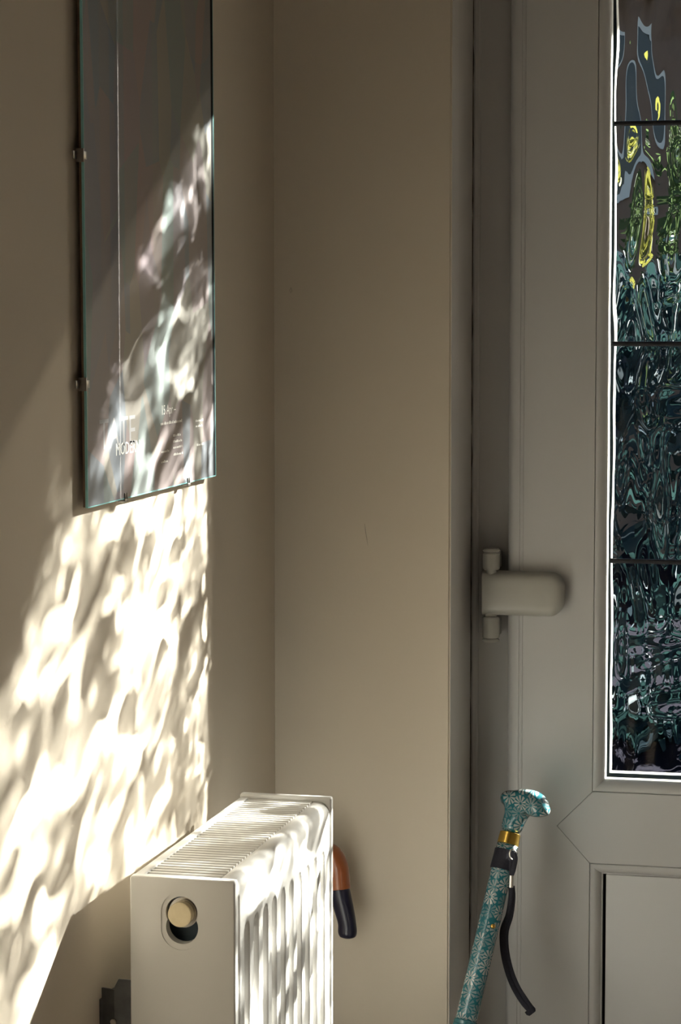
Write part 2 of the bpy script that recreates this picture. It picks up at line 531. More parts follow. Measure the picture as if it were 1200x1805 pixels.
# ------------------------------------------------------------------ door frame
tr = struct(empty('trim_1', (0.235, 2.85, FLOOR)))
prism('frame_post', [(0.2126, 2.8165), (0.2133, 2.8115), (0.2155, 2.8102), (0.2195, 2.8102), (0.2215, 2.8118), (0.2222, 2.8140), (0.2590, 2.8140),
                     (0.2590, 2.8640), (0.2850, 2.8640), (0.2850, 2.890), (0.2126, 2.890)], 'z', FLOOR, 1.899, M['frame'], tr)
prism('frame_post', [(1.141, 2.8140), (1.184, 2.8140), (1.184, 2.890), (1.115, 2.890), (1.115, 2.8640), (1.141, 2.8640)], 'z', FLOOR, 1.899, M['frame'], tr)
box('frame_head', (0.2591, 2.8140, 1.862), (1.1409, 2.89, 1.899), M['frame'], tr)
pts = []
for i in range(120):
    z = FLOOR + 0.01 + i * (1.88 - FLOOR) / 120
    pts.append((0.2122 + 0.0007 * math.sin(i * 1.7) * math.sin(i * 0.37) + random.uniform(-1, 1) * 0.0003, 2.8105 + random.uniform(-1, 1) * 0.0004, z))
tube('sealant_line', pts, [0.0009 + 0.0004 * random.random() for _ in pts], M['sealant'], tr, n=6)

# ------------------------------------------------------------------ door leaf
GX0, GX1, GZ0, GZ1 = 0.3805, 1.0195, 0.6565, 1.7035        # visible glass
BX0, BX1, BZ0, BZ1 = 0.3665, 1.0335, 0.6365, 1.7235        # outer line of the glazing beads
PX0, PX1, PZ0, PZ1 = 0.3640, 1.0360, -0.05, 0.5485         # outer line of the lower panel beads
LY = 2.790
door = struct(empty('door_1', (0.65, 2.82, FLOOR)))
up = M['upvc']
prof_edge = [(0.2602, 2.8130), (0.2602, 2.8035), (0.2612, 2.7975), (0.2640, 2.7935), (0.2685, 2.7912), (0.2752, 2.7903), (0.2762, 2.7912), (0.2776, 2.7912), (0.2782, 2.7900), (0.2800, 2.7900), (0.2800, 2.8130)]
prism('edge_moulding', prof_edge, 'z', FLOOR + 0.006, 1.859, up, door, smooth=30)
prism('edge_moulding', [(1.40 - x, y) for x, y in prof_edge], 'z', FLOOR + 0.006, 1.859, up, door, smooth=30)
g = 0.00025
vz = 0.5925      # height of the V joint
vtip = 0.3235
zt, zb = BZ0, PZ1
prism('stile', [(0.2802, FLOOR + 0.006), (PX0, FLOOR + 0.006), (PX0, zb), (vtip, vz), (BX0, zt), (BX0, 1.859), (0.2802, 1.859)], 'y', LY, 2.858, up, door, bevel=0.0004, seg=1)
prism('stile', [(1.1198, FLOOR + 0.006), (PX1, FLOOR + 0.006), (PX1, zb), (1.4 - vtip, vz), (BX1, zt), (BX1, 1.859), (1.1198, 1.859)], 'y', LY, 2.858, up, door, bevel=0.0004, seg=1)
prism('middle_rail', [(vtip + 2 * g, vz), (PX0 + 2 * g, zb), (PX1 - 2 * g, zb), (1.4 - vtip - 2 * g, vz), (BX1 - 2 * g, zt), (BX0 + 2 * g, zt)], 'y', LY, 2.858, up, door, bevel=0.0004, seg=1)
prism('top_rail', [(BX0 + g, BZ1), (BX1 - g, BZ1), (BX1 - g, 1.859), (BX0 + g, 1.859)], 'y', LY, 2.858, up, door, bevel=0.0004, seg=1)
prism('bottom_rail', [(PX0 + g, FLOOR + 0.006), (PX1 - g, FLOOR + 0.006), (PX1 - g, PZ0), (PX0 + g, PZ0)], 'y', LY, 2.858, up, door, bevel=0.0004, seg=1)
# beads round the glass: a fine quirk, a flat and a scooped slope down to the glass
frame_sides('glazing_bead', (BX0, BX1, BZ0, BZ1), [(0.0003, 2.8015), (0.0003, 2.7915), (0.0012, 2.7900), (0.0035, 2.7897), (0.0070, 2.7912), (0.0105, 2.7945), (0.0130, 2.7985), (0.0138, 2.8005), (0.0138, 2.8015)], up, door, smooth=40)
# outer rebate behind the glass: white lip, dark gasket, white outer lip (sunlit from outside)
RB = (BX0, BX1, BZ0, BZ1)
frame_sides('outer_lip', RB, [(0.0003, 2.8078), (0.0136, 2.8078), (0.0150, 2.8122), (0.0150, 2.8126), (0.0003, 2.8126)], M['upvc_out'], door)
frame_sides('gasket', RB, [(0.0003, 2.8128), (0.0105, 2.8128), (0.0105, 2.8318), (0.0163, 2.8318), (0.0163, 2.8336), (0.0003, 2.8336)], M['gasket'], door)
frame_sides('outer_lip', RB, [(0.0003, 2.8338), (0.0165, 2.8338), (0.0178, 2.8380), (0.0178, 2.8420), (0.0003, 2.8420)], M['upvc_out'], door)
# lower panel
frame_sides('panel_bead', (PX0, PX1, PZ0, PZ1), [(0.0003, 2.8100), (0.0003, 2.7915), (0.0012, 2.7900), (0.0050, 2.7900), (0.0080, 2.7915), (0.0115, 2.7960), (0.0135, 2.8010), (0.0148, 2.8010), (0.0148, 2.8100)], up, door, smooth=40)
box('lower_panel', (PX0 + 0.0190, 2.8000, PZ0 + 0.0150), (PX1 - 0.0150, 2.8220, PZ1 - 0.0152), up, door, 0.0012)
box('gap_shade_plate', (PX0 + 0.0005, 2.8240, PZ0 + 0.0005), (PX1 - 0.0005, 2.8480, PZ1 - 0.0005), M['gap_shade'], door)  # near-black plate paints in the shade deep inside the panel gap

# patterned glass pane: a real wavy sheet, which bends the sunlight onto the wall
rng = np.random.default_rng(11)
nx, nz = 300, 500
x0, x1, z0, z1 = BX0 + 0.0006, BX1 - 0.0006, BZ0 + 0.0006, BZ1 - 0.0006
X, Z = np.meshgrid(np.linspace(x0, x1, nx), np.linspace(z0, z1, nz))
H = np.zeros_like(X)
for i in range(1150):
    cx, cz = rng.uniform(x0, x1), rng.uniform(z0, z1)
    s = rng.uniform(0.0048, 0.0092)
    sz = s * rng.uniform(2.0, 4.5)
    th = rng.normal(-1.33, 0.16)
    a = rng.uniform(-1, 1)
    if cx < 0.465 + rng.uniform(-0.03, 0.03):      # by the hinge side the sheet was pulled upright
        th = rng.normal(0.0, 0.10)
        s = rng.uniform(0.0055, 0.0085)
        sz = s * rng.uniform(3.0, 6.0)
        a *= 1.4 if cz > 0.95 else 0.55
    # work only on a window
    w = 3.4 * sz
    ix = np.where(np.abs(X[0] - cx) < w)[0]
    iz = np.where(np.abs(Z[:, 0] - cz) < w)[0]
    sl = np.s_[iz[0]:iz[-1] + 1, ix[0]:ix[-1] + 1]
    dx, dz = X[sl] - cx, Z[sl] - cz
    uu = dx * math.cos(th) + dz * math.sin(th)
    vv = -dx * math.sin(th) + dz * math.cos(th)
    H[sl] += a * np.exp(-0.5 * (uu / s) ** 2 - 0.5 * (vv / sz) ** 2)
Yf = 2.8033 + np.clip(H * 0.00073, -0.0020, 0.0020)
YB = 2.8070
n = nx * nz
V = np.stack([X, Yf, Z], -1).reshape(-1, 3)
per = np.concatenate([np.arange(nx), np.arange(1, nz) * nx + nx - 1, (nz - 1) * nx + np.arange(nx - 2, -1, -1), np.arange(nz - 2, 0, -1) * nx])
Vb = V[per].copy()
Vb[:, 1] = YB
V = np.concatenate([V, Vb]).astype(np.float32)
idx = (np.arange(nz - 1)[:, None] * nx + np.arange(nx - 1)[None, :]).reshape(-1)
F1 = np.stack([idx, idx + 1, idx + nx + 1, idx + nx], -1)
q = np.arange(len(per))
F3 = np.stack([per, n + q, n + np.roll(q, -1), np.roll(per, -1)], -1)
ic = [n + 0, n + nx - 1, n + nx - 1 + nz - 1, n + nx - 1 + nz - 1 + nx - 1]
F2 = np.array([[ic[3], ic[2], ic[1], ic[0]]])
Fq = np.concatenate([F1, F2, F3]).astype(np.int32)
me = bpy.data.meshes.new('glass_pane')
me.vertices.add(len(V))
me.vertices.foreach_set('co', V.reshape(-1))
me.loops.add(Fq.size)
me.loops.foreach_set('vertex_index', Fq.reshape(-1))
me.polygons.add(len(Fq))
me.polygons.foreach_set('loop_start', np.arange(len(Fq), dtype=np.int32) * 4)
me.polygons.foreach_set('use_smooth', np.ones(len(Fq), dtype=bool))
me.update(calc_edges=True)
me.validate()
me.set_sharp_from_angle(angle=math.radians(60))
pane = link('glass_pane', me, M['pattern_glass'], door)
pane.cycles.is_caustics_caster = True

# lead strips across the glass
for z in (0.918, 1.1795, 1.441):
    prism('lead_strip', [(2.8012, z - 0.0030), (2.7998, z - 0.0026), (2.7992, z - 0.001), (2.7992, z + 0.001), (2.7998, z + 0.0026), (2.8012, z + 0.0030)], 'x', GX0 + 0.0045, GX1 - 0.0045, M['lead'], door)

# hinge
hz = 0.876
h = link('hinge', bpy.data.meshes.new('hinge'), None, door)
hc = (0.2435, 2.776)
def cyl(name, c, r, za, zb_, m, parent, bev=0.0012):
    k = 28
    poly = [(c[0] + r * math.cos(2 * math.pi * i / k), c[1] + r * math.sin(2 * math.pi * i / k)) for i in range(k)]
    bm = bmesh.new()
    A = [bm.verts.new((p[0], p[1], za)) for p in poly]
    B = [bm.verts.new((p[0], p[1], zb_)) for p in poly]
    bm.faces.new(A)
    bm.faces.new(B)
    for i in range(k):
        bm.faces.new((A[i], A[(i + 1) % k], B[(i + 1) % k], B[i]))
    bmesh.ops.recalc_face_normals(bm, faces=bm.faces)
    rim = [ed for ed in bm.edges if abs(ed.verts[0].co.z - ed.verts[1].co.z) < 1e-9]
    bmesh.ops.bevel(bm, geom=rim, offset=bev, segments=2, affect='EDGES')
    return bm_to(name, bm, m, parent, smooth=40)
cyl('knuckle', hc, 0.0104, 0.9066, 0.9275, M['hinge'], h)
cyl('knuckle_cap', hc, 0.0106, 0.9280, 0.9322, M['hinge'], h)
cyl('pin', hc, 0.0065, 0.8440, 0.9280, M['hinge'], h)
cyl('knuckle', hc, 0.0104, 0.8232, 0.8495, M['hinge'], h)
cyl('knuckle_cap', hc, 0.0106, 0.8185, 0.8226, M['hinge'], h)
box('frame_plate', (0.2370, 2.7790, 0.8240), (0.2505, 2.8138, 0.8455), M['hinge'], h, 0.001)
box('frame_plate', (0.2370, 2.7790, 0.9070), (0.2505, 2.8138, 0.9265), M['hinge'], h, 0.001)
# flag: rounded cover with domed front
def flag_cover():
    bm = bmesh.new()
    out = []
    xa, xb, za, zb_ = 0.2325, 0.3315, 0.8515, 0.9040
    R = 0.017
    def outline(ins):
        p = []
        for cx, cz, a0 in ((xb - R, zb_ - R, 90), (xb - R, za + R, 0)):
            for k in range(9):
                a = math.radians(a0 - k * 90 / 8)
                p.append((cx + (R - ins) * math.cos(a), cz + (R - ins) * math.sin(a)))
        p.append((xa + min(ins, 0.001), za + ins))
        p.append((xa + min(ins, 0.001), zb_ - ins))
        return p
    rings = []
    for ins, y in ((0.0, 2.7898), (0.0, 2.7725), (0.0012, 2.7680), (0.0040, 2.7643), (0.0085, 2.7627), (0.014, 2.7620)):
        ring = []
        for (px, pz) in outline(ins):
            yy = y
            if px < 0.250:                       # the barrel side rolls back round the pin
                t = (0.250 - px) / 0.0175
                yy = y + 0.0040 * t * t
            ring.append(bm.verts.new((px, yy, pz)))
        rings.append(ring)
    for i in range(len(rings) - 1):
        k = len(rings[i])
        for j in range(k):
            bm.faces.new((rings[i][j], rings[i][(j + 1) % k], rings[i + 1][(j + 1) % k], rings[i + 1][j]))
    bm.faces.new(rings[-1])
    bm.faces.new(rings[0][::-1])
    return bm_to('flag_cover', bm, M['hinge'], h, smooth=45)
flag_cover()
cyl('flag_barrel', hc, 0.0070, 0.8475, 0.9060, M['hinge'], h)

# ================================================================== RADIATOR
RY0, RY1, RZ0, RZ1 = 1.9876, 2.3745, 0.10, 0.70
rad = tag(empty('radiator', (0.09, 2.18, RZ0)), 'white panel radiator with fluted front and slatted top, under the poster', 'radiator')
en = M['enamel']
# near side panel with a keyhole opening
sp_ = box('side_panel', (0.0400, RY0, RZ0), (0.1400, RY0 + 0.0115, RZ1), en, rad, 0.0032, 3)
pc = (0.0893, 0.6680)
hc2 = (0.0897, 0.6545)
def disc_cut(c, r, ya, yb):
    k = 40
    return prism('cut', [(c[0] + r * math.cos(2 * math.pi * i / k), c[1] + r * math.sin(2 * math.pi * i / k)) for i in range(k)], 'y', ya, yb, en)
def stadium(c, r, dz, k=18):
    p = []
    for i in range(k + 1):
        a = math.pi * i / k
        p.append((c[0] + r * math.cos(a), c[1] + r * math.sin(a)))
    for i in range(k + 1):
        a = math.pi + math.pi * i / k
        p.append((c[0] + r * math.cos(a), c[1] - dz + r * math.sin(a)))
    return p
sp_.location = (0, 0, 0); sp_.parent = None
cuts = [prism('cut', stadium(pc, 0.0192, 0.0150), 'y', RY0 - 0.002, RY0 + 0.0010, en),
        disc_cut(pc, 0.0150, RY0 - 0.002, RY0 + 0.03), disc_cut(hc2, 0.0152, RY0 - 0.002, RY0 + 0.0302)]
difference(sp_, cuts)
sp_.data.polygons.foreach_set('use_smooth', [True] * len(sp_.data.polygons))
sp_.data.set_sharp_from_angle(angle=math.radians(28))
sp_.parent = rad
sp_.location = -rad.location
def ycyl(name, c, r, ya, yb, m, parent, bev=0.0008, k=36):
    bm = bmesh.new()
    A = [bm.verts.new((c[0] + r * math.cos(2 * math.pi * i / k), ya, c[1] + r * math.sin(2 * math.pi * i / k))) for i in range(k)]
    B = [bm.verts.new((v.co.x, yb, v.co.z)) for v in A]
    bm.faces.new(A); bm.faces.new(B)
    for i in range(k):
        bm.faces.new((A[i], A[(i + 1) % k], B[(i + 1) % k], B[i]))
    bmesh.ops.recalc_face_normals(bm, faces=bm.faces)
    bmesh.ops.bevel(bm, geom=[ed for ed in bm.edges if abs(ed.verts[0].co.y - ed.verts[1].co.y) < 1e-9], offset=bev, segments=2, affect='EDGES')
    return bm_to(name, bm, m, parent, smooth=40)
plug = ycyl('blanking_plug', (0.0886, 0.6668), 0.0112, RY0 - 0.0030, RY0 + 0.020, M['brass'], rad, 0.0006)
plug['label'] = 'round brass blanking plug'
ycyl('plug_collar', (0.0896, 0.6672), 0.0140, RY0 + 0.0050, RY0 + 0.022, M['chrome'], rad, 0.0015)
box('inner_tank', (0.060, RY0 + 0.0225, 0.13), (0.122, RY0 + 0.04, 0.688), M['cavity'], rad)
sp2 = box('side_panel', (0.0400, RY1 - 0.0095, RZ0), (0.1405, RY1, RZ1 + 0.0025), en, rad, 0.0026, 3)
box('back_panel', (0.0410, RY0 + 0.012, RZ0 + 0.01), (0.0500, RY1 - 0.010, RZ1 - 0.004), en, rad, 0.002)
box('back_rail', (0.0410, RY0 + 0.0118, RZ1 - 0.006), (0.0500, RY1 - 0.0098, RZ1 - 0.0012), en, rad, 0.001)
# fluted front: pressed sheet
ys = np.linspace(RY0 + 0.0125, RY1 - 0.0105, 300)
prof = [(0.1385, z) for z in np.linspace(RZ0, 0.60, 10)] + [(0.1385, z) for z in np.linspace(0.612, 0.684, 34)]
prof += [(0.1378, 0.6885), (0.1362, 0.6920), (0.1335, 0.6950), (0.1300, 0.6966), (0.1260, 0.6970), (0.1215, 0.6970), (0.1205, 0.6962), (0.1205, 0.6900)]
gy = [2.0330 + 0.0334 * k for k in range(10)]
def groove(y, z):
    d = 0.0
    for c in gy:
        dy = abs(y - c)
        if dy < 0.0105:
            dzv = max(0.0, z - 0.6420)
            r = math.hypot(dy, dzv)
            t = min(1.0, max(0.0, (0.0098 - r) / 0.0042))
            d = max(d, t * t * (3 - 2 * t))
    dy = abs(y - (RY0 + 0.0145))
    if dy < 0.006 and z < 0.682:
        t = min(1.0, (0.006 - dy) / 0.0025)
        d = max(d, t * min(1.0, (0.682 - z) / 0.004))
    return d
Vv, Ff = [], []
for (px, pz) in prof:
    for y in ys:
        Vv.append((px - (0.0105 * groove(y, pz) if px > 0.138 else 0.0), y, pz))
ny = len(ys)
for j in range(len(prof) - 1):
    for i in range(ny - 1):
        a = j * ny + i
        Ff.append((a, a + 1, a + ny + 1, a + ny))
me = bpy.data.meshes.new('front_panel')
me.from_pydata(Vv, [], Ff)
me.polygons.foreach_set('use_smooth', [True] * len(Ff))
me.update()
fp = link('front_panel', me, en, rad)
sol = fp.modifiers.new('thickness', 'SOLIDIFY'); sol.thickness = 0.0012; sol.offset = -1
# top grille: one bar at a time
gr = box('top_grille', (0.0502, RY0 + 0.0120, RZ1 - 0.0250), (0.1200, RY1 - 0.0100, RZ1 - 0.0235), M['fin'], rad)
bmp = bmesh.new()
L0 = 0.0702
sec = [(-0.0033, -0.0040), (-0.0004, 0.0), (0.0028, 0.0), (0.0033, -0.0010), (0.0028, -0.0022), (-0.0027, -0.0050)]
A = [bmp.verts.new((0, s_[0], s_[1])) for s_ in sec]
B = [bmp.verts.new((L0, s_[0], s_[1])) for s_ in sec]
for i in range(6):
    bmp.faces.new((A[i], A[(i + 1) % 6], B[(i + 1) % 6], B[i]))
bmp.faces.new(A); bmp.faces.new(B)
bmesh.ops.recalc_face_normals(bmp, faces=bmp.faces)
slat_me = bpy.data.meshes.new('grille_slat'); bmp.to_mesh(slat_me); bmp.free(); slat_me.materials.append(en)
ns = 37
for k in range(ns):
    o = bpy.data.objects.new('grille_slat', slat_me)
    COL.objects.link(o)
    o.parent = gr
    y = RY0 + 0.0165 + (RY1 - RY0 - 0.031) * k / (ns - 1)
    o.location = Vector((0.0502, y, RZ1 - 0.0022))     # the parent chain adds up to the world origin
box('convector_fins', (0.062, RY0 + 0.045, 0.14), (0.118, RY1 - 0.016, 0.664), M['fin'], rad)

# wall bracket behind the radiator
br = tag(empty('wall_bracket', (0.0, 2.04, 0.40)), 'grey steel radiator bracket screwed to the wall behind the radiator', 'bracket')
bk = M['bracket']
prism('wall_plate', [(0.0002, 2.018), (0.0022, 2.018), (0.0022, 2.058), (0.0002, 2.058)], 'z', 0.18, 0.574, bk, br)
prism('slanted_web', [(2.0185, 0.18), (2.0185, 0.5735), (2.0200, 0.5735), (2.0200, 0.18)], 'x', 0.0023, 0.0030, bk, br)
prism('side_web', [(0.0022, 2.0190), (0.0165, 2.0150), (0.0175, 2.0165), (0.0030, 2.0206)], 'z', 0.18, 0.585, bk, br)
# front plate with a rectangular opening
prism('front_plate', [(0.0168, 0.18), (0.0400, 0.18), (0.0400, 0.596), (0.0210, 0.596), (0.0168, 0.588)], 'y', 2.0120, 2.0140, bk, br)
ycyl('bolt_head', (0.0165, 0.5560), 0.0030, 2.0085, 2.0120, M['chrome'], br, 0.0006, 12)
box('hook_tab', (0.0335, 2.0090, 0.18), (0.0395, 2.0118, 0.575), M['board'], br, 0.0006)

# ================================================================== POSTER
PY, PZ, PW, PH = 1.9678, 1.0357, 0.4140, 0.594
pos = tag(empty('framed_poster', (0.0, PY, PZ)), 'dark exhibition poster in a frameless clip frame on the left wall', 'poster')
def pbox(name, a, b, m, bev=0.0, parent=None):
    """poster-local box: x off the wall, y along, z up"""
    o = box(name, a, b, m, None, bev)
    o.parent = parent or pos
    return o
pbox('backing_board', (0.0058, 0.0006, 0.0006), (0.0080, PW - 0.0006, PH), M['board'])
pbox('print', (0.0081, 0.0010, 0.0010), (0.0103, PW - 0.0090, PH - 0.001), M['print'])
pbox('margin_mount', (0.00805, PW - 0.0089, 0.0010), (0.0103, PW - 0.0008, PH - 0.001), M['gasket'])
for (ya, za, yb, zb_) in ((0.0, 0.0, 0.0010, PH), (PW - 0.0010, 0.0, PW, PH), (0.0010, 0.0, PW - 0.0010, 0.0010)):
    pbox('glass_edge', (0.0081, ya, za), (0.0105, yb, zb_), M['glass_edge'])
def clip(y, z, edge):
    if edge == 'near':
        c = pbox('clip', (0.0040, y - 0.0030, z - 0.0060), (0.0114, y - 0.0012, z + 0.0060), M['clip'], 0.0004)
        pbox('clip_tongue', (0.0106, y - 0.0012, z - 0.0035), (0.0114, y + 0.0060, z + 0.0035), M['clip'], 0.0003, c)
        pbox('clip_foot', (0.0040, y - 0.0120, z - 0.0035), (0.0052, y - 0.0030, z + 0.0035), M['clip'], 0.0003, c)
    else:
        s_ = -1 if edge == 'bottom' else 1
        c = pbox('clip', (0.0040, y - 0.0045, z + min(0, 0.0028 * s_)), (0.0114, y + 0.0045, z + max(0, 0.0028 * s_)), M['clip'], 0.0004)
        for dy in (-0.0028, 0.0028):
            pbox('clip_tongue', (0.0106, y + dy - 0.0010, z - 0.0055 * (1 if s_ < 0 else 1) * (-1 if s_ < 0 else 1) if s_ > 0 else z), (0.0115, y + dy + 0.0010, z + 0.0055 if s_ < 0 else z), M['clip'], 0.0002, c)
clip(0.0, 1.348 - PZ, 'near'); clip(0.0, 1.1463 - PZ, 'near')
clip(0.1080, 0.0, 'bottom'); clip(0.3120, 0.0, 'bottom')

def text(body, y, z, size, m, parent, squash=1.0, name='lettering'):
    cu = bpy.data.curves.new('t', 'FONT')
    cu.body = body
    cu.size = size
    cu.resolution_u = 2
    o = bpy.data.objects.new('t', cu)
    COL.objects.link(o)
    dg = bpy.context.evaluated_depsgraph_get(); dg.update()
    me = bpy.data.meshes.new_from_object(o.evaluated_get(dg))
    bpy.data.objects.remove(o)
    me.transform(Matrix(((0, 0, 1, 0), (squash, 0, 0, 0), (0, 1, 0, 0), (0, 0, 0, 1))))
    me.name = name
    me.materials.clear()
    me.materials.append(m)
    t = bpy.data.objects.new(name, me)
    COL.objects.link(t)
    t.parent = parent
    t.location = (0.01036, y, z)
    return t
text('TATE', 0.0340, 0.0500, 0.0400, M['ink_faint'], pos, 1.12)
text('MODERN', 0.0800, 0.0420, 0.0165, M['ink'], pos, 1.05)
text('15 Apr –', 0.2220, 0.0735, 0.0135, M['ink'], pos, 1.0)
def dashes(y, z, w, hgt, m):
    """small print too fine to read: a row of short strokes"""
    bm = bmesh.new()
    x = y
    while x < y + w:
        l = random.uniform(0.0010, 0.0022)
        hh = hgt * random.choice((0.7, 0.7, 1.0))
        bm_box(bm, (0.01028, x, z), (0.01036, x + l, z + hh))
        x += l + random.choice((0.0008, 0.0008, 0.0026))
    o = bm_to('small_print', bm, m)
    o.parent = pos
    o['kind'] = 'stuff'
    return o
dashes(0.2200, 0.0635, 0.070, 0.0030, M['ink'])
for (y, z, w) in ((0.2210, 0.0360, 0.026), (0.2610, 0.0500, 0.028), (0.2610, 0.0440, 0.030), (0.2610, 0.0380, 0.030), (0.2620, 0.0310, 0.034),
                  (0.2210, 0.0260, 0.022), (0.3400, 0.0610, 0.030), (0.3400, 0.0555, 0.024), (0.3440, 0.0360, 0.026)):
    dashes(y, z, w, 0.0024, M['ink'])
pos.rotation_euler = (math.radians(0.62), 0, 0)

# ================================================================== WALKING STICK
A0 = Vector((0.2794, 2.70, 0.596))
AX = Vector((-0.17117, -0.36216, -0.91626)).normalized()
foot = A0 + AX * ((FLOOR - A0.z) / AX.z)
stick = tag(empty('walking_stick', foot), 'teal flower-patterned walking stick leaning beside the door', 'walking stick')
def on(t):
    return A0 + AX * t
tl = (foot - A0).length
shaft = tube('shaft', [on(0.010 + i * 0.01) for i in range(22)], 0.0127, M['flower_shaft'], stick, n=32, uv=True, smooth='all')
tube('shaft_sleeve', [on(0.2200), on(0.2215), on(0.2400), on(0.2420)], [0.0134, 0.0143, 0.0143, 0.0132], M['teal'], stick, n=32, smooth=30)
for t in (0.2260, 0.2310, 0.2360):
    tube('sleeve_ring', [on(t - 0.0008), on(t), on(t + 0.0008)], [0.0143, 0.0149, 0.0143], M['teal'], stick, n=32, smooth='all')
tube('lower_shaft', [on(0.2420 + i * (tl - 0.022 - 0.242) / 20) for i in range(21)], 0.0110, M['flower_shaft'], stick, n=28, uv=True, smooth='all')
tube('rubber_foot', [on(tl - 0.055), on(tl - 0.052), on(tl - 0.02), on(tl - 0.002)], [0.0115, 0.0140, 0.0150, 0.0190], M['rubber'], stick, n=28, smooth=30)
tube('gold_band', [on(-0.0045), on(-0.0040), on(0.0090), on(0.0095)], [0.0117, 0.0124, 0.0129, 0.0122], M['gold'], stick, n=36, smooth=30)
# spring button
side = Vector((0.5, -0.86, 0)); side = (side - AX * side.dot(AX)).normalized()
bpnt = on(0.108) + side * 0.0118
tube('spring_button', [bpnt, bpnt + side * 0.0018, bpnt + side * 0.0030], [0.0030, 0.0028, 0.0012], M['gold'], stick, n=14)
# handle: grown from a joint skeleton so the limbs blend
def skin_handle():
    U = -AX
    pts = [(on(-0.003), 0.0112), (on(-0.016), 0.0114), (on(-0.031) + Vector((0.0012, 0, 0)), 0.0138),
           (Vector((0.2900, 2.703, 0.6345)), 0.0126),
           (Vector((0.2805, 2.714, 0.6385)), 0.0098), (Vector((0.2735, 2.723, 0.6375)), 0.0094), (Vector((0.2700, 2.727, 0.6335)), 0.0070),
           (Vector((0.3020, 2.694, 0.6420)), 0.0130), (Vector((0.3125, 2.686, 0.6400)), 0.0140), (Vector((0.3180, 2.682, 0.6310)), 0.0128), (Vector((0.3180, 2.681, 0.6245)), 0.0085)]
    edges = [(0, 1), (1, 2), (2, 3), (3, 4), (4, 5), (5, 6), (3, 7), (7, 8), (8, 9), (9, 10)]
    me = bpy.data.meshes.new('handle')
    me.from_pydata([tuple(p) for p, r in pts], edges, [])
    o = bpy.data.objects.new('handle', me)
    COL.objects.link(o)
    o.modifiers.new('skin', 'SKIN').use_smooth_shade = True
    for i, (p, r) in enumerate(pts):
        me.skin_vertices[0].data[i].radius = (r * 1.22, r * 1.22)
        me.skin_vertices[0].data[i].use_root = (i == 0)
    s_ = o.modifiers.new('sub', 'SUBSURF'); s_.levels = 3; s_.render_levels = 3
    rm = o.modifiers.new('remesh', 'REMESH'); rm.mode = 'VOXEL'; rm.voxel_size = 0.0011
    sm = o.modifiers.new('smooth', 'SMOOTH'); sm.factor = 0.5; sm.iterations = 22
    dg = bpy.context.evaluated_depsgraph_get(); dg.update()
    m2 = bpy.data.meshes.new_from_object(o.evaluated_get(dg))
    bpy.data.objects.remove(o)
    m2.name = 'handle'
    m2.materials.clear()
    m2.polygons.foreach_set('use_smooth', [True] * len(m2.polygons))
    return link('handle', m2, M['flower_handle'], stick)
skin_handle()
# wrist strap
tube('strap_band', [on(0.0165), on(0.0168), on(0.0400), on(0.0405)], [0.0129, 0.0138, 0.0142, 0.0130], M['strap'], stick, n=36, smooth=30)
def ribbon(name, pts, w, th, m, parent):
    p = smooth_path(pts, 8)
    return tube(name, [tuple(q) for q in p], [0.5] * len(p), m, parent, n=10, flat=(th, w), smooth=60)
rs = on(0.020) + side * 0.0150
def ring_path(c, r, a, b, n=20):
    return [c + a * r * math.cos(2 * math.pi * i / n) + b * r * 1.5 * math.sin(2 * math.pi * i / n) for i in range(n + 1)]
tube('strap_ring', ring_path(Vector((0.2872, 2.6760, 0.5800)), 0.0042, Vector((0.9, 0.4, 0)), Vector((-0.1, 0, 1)).normalized()), 0.0010, M['silver'], stick, n=8)
strap_l = [(0.2890, 2.6735, 0.5830), (0.2905, 2.6725, 0.5760), (0.2885, 2.6730, 0.5640), (0.2858, 2.6745, 0.5560)]
ribbon('strap_loop', strap_l, 0.0060, 0.0016, M['strap'], stick)
ribbon('strap_loop', [(0.2850, 2.6745, 0.5740), (0.2845, 2.6745, 0.5650), (0.2852, 2.6748, 0.5555)], 0.0040, 0.0014, M['strap'], stick)
cr = tube('strap_crimp', [(0.2855, 2.6750, 0.5560), (0.2850, 2.6752, 0.5415)], 0.0030, M['silver'], stick, n=12)
ribbon('wrist_cord', [(0.2848, 2.6760, 0.5420), (0.2848, 2.6765, 0.5290), (0.2815, 2.6780, 0.5080), (0.2745, 2.6800, 0.4880), (0.2748, 2.6805, 0.4640), (0.2800, 2.6805, 0.4400), (0.2880, 2.6800, 0.4200), (0.2990, 2.6790, 0.4030), (0.3085, 2.6780, 0.3930)], 0.0060, 0.0024, M['strap'], stick)
ribbon('wrist_cord', [(0.2862, 2.6790, 0.5420), (0.2870, 2.6795, 0.5270), (0.2845, 2.6800, 0.5060), (0.2790, 2.6815, 0.4860), (0.2795, 2.6820, 0.4640), (0.2845, 2.6820, 0.4410), (0.2925, 2.6815, 0.4215), (0.3030, 2.6800, 0.4060), (0.3110, 2.6785, 0.3960)], 0.0060, 0.0024, M['strap'], stick)
tube('cord_end', [(0.3070, 2.6783, 0.3955), (0.3095, 2.6780, 0.3925), (0.3112, 2.6780, 0.3905)], [0.0060, 0.0062, 0.0045], M['strap'], stick, n=12, flat=(0.5, 1.1))

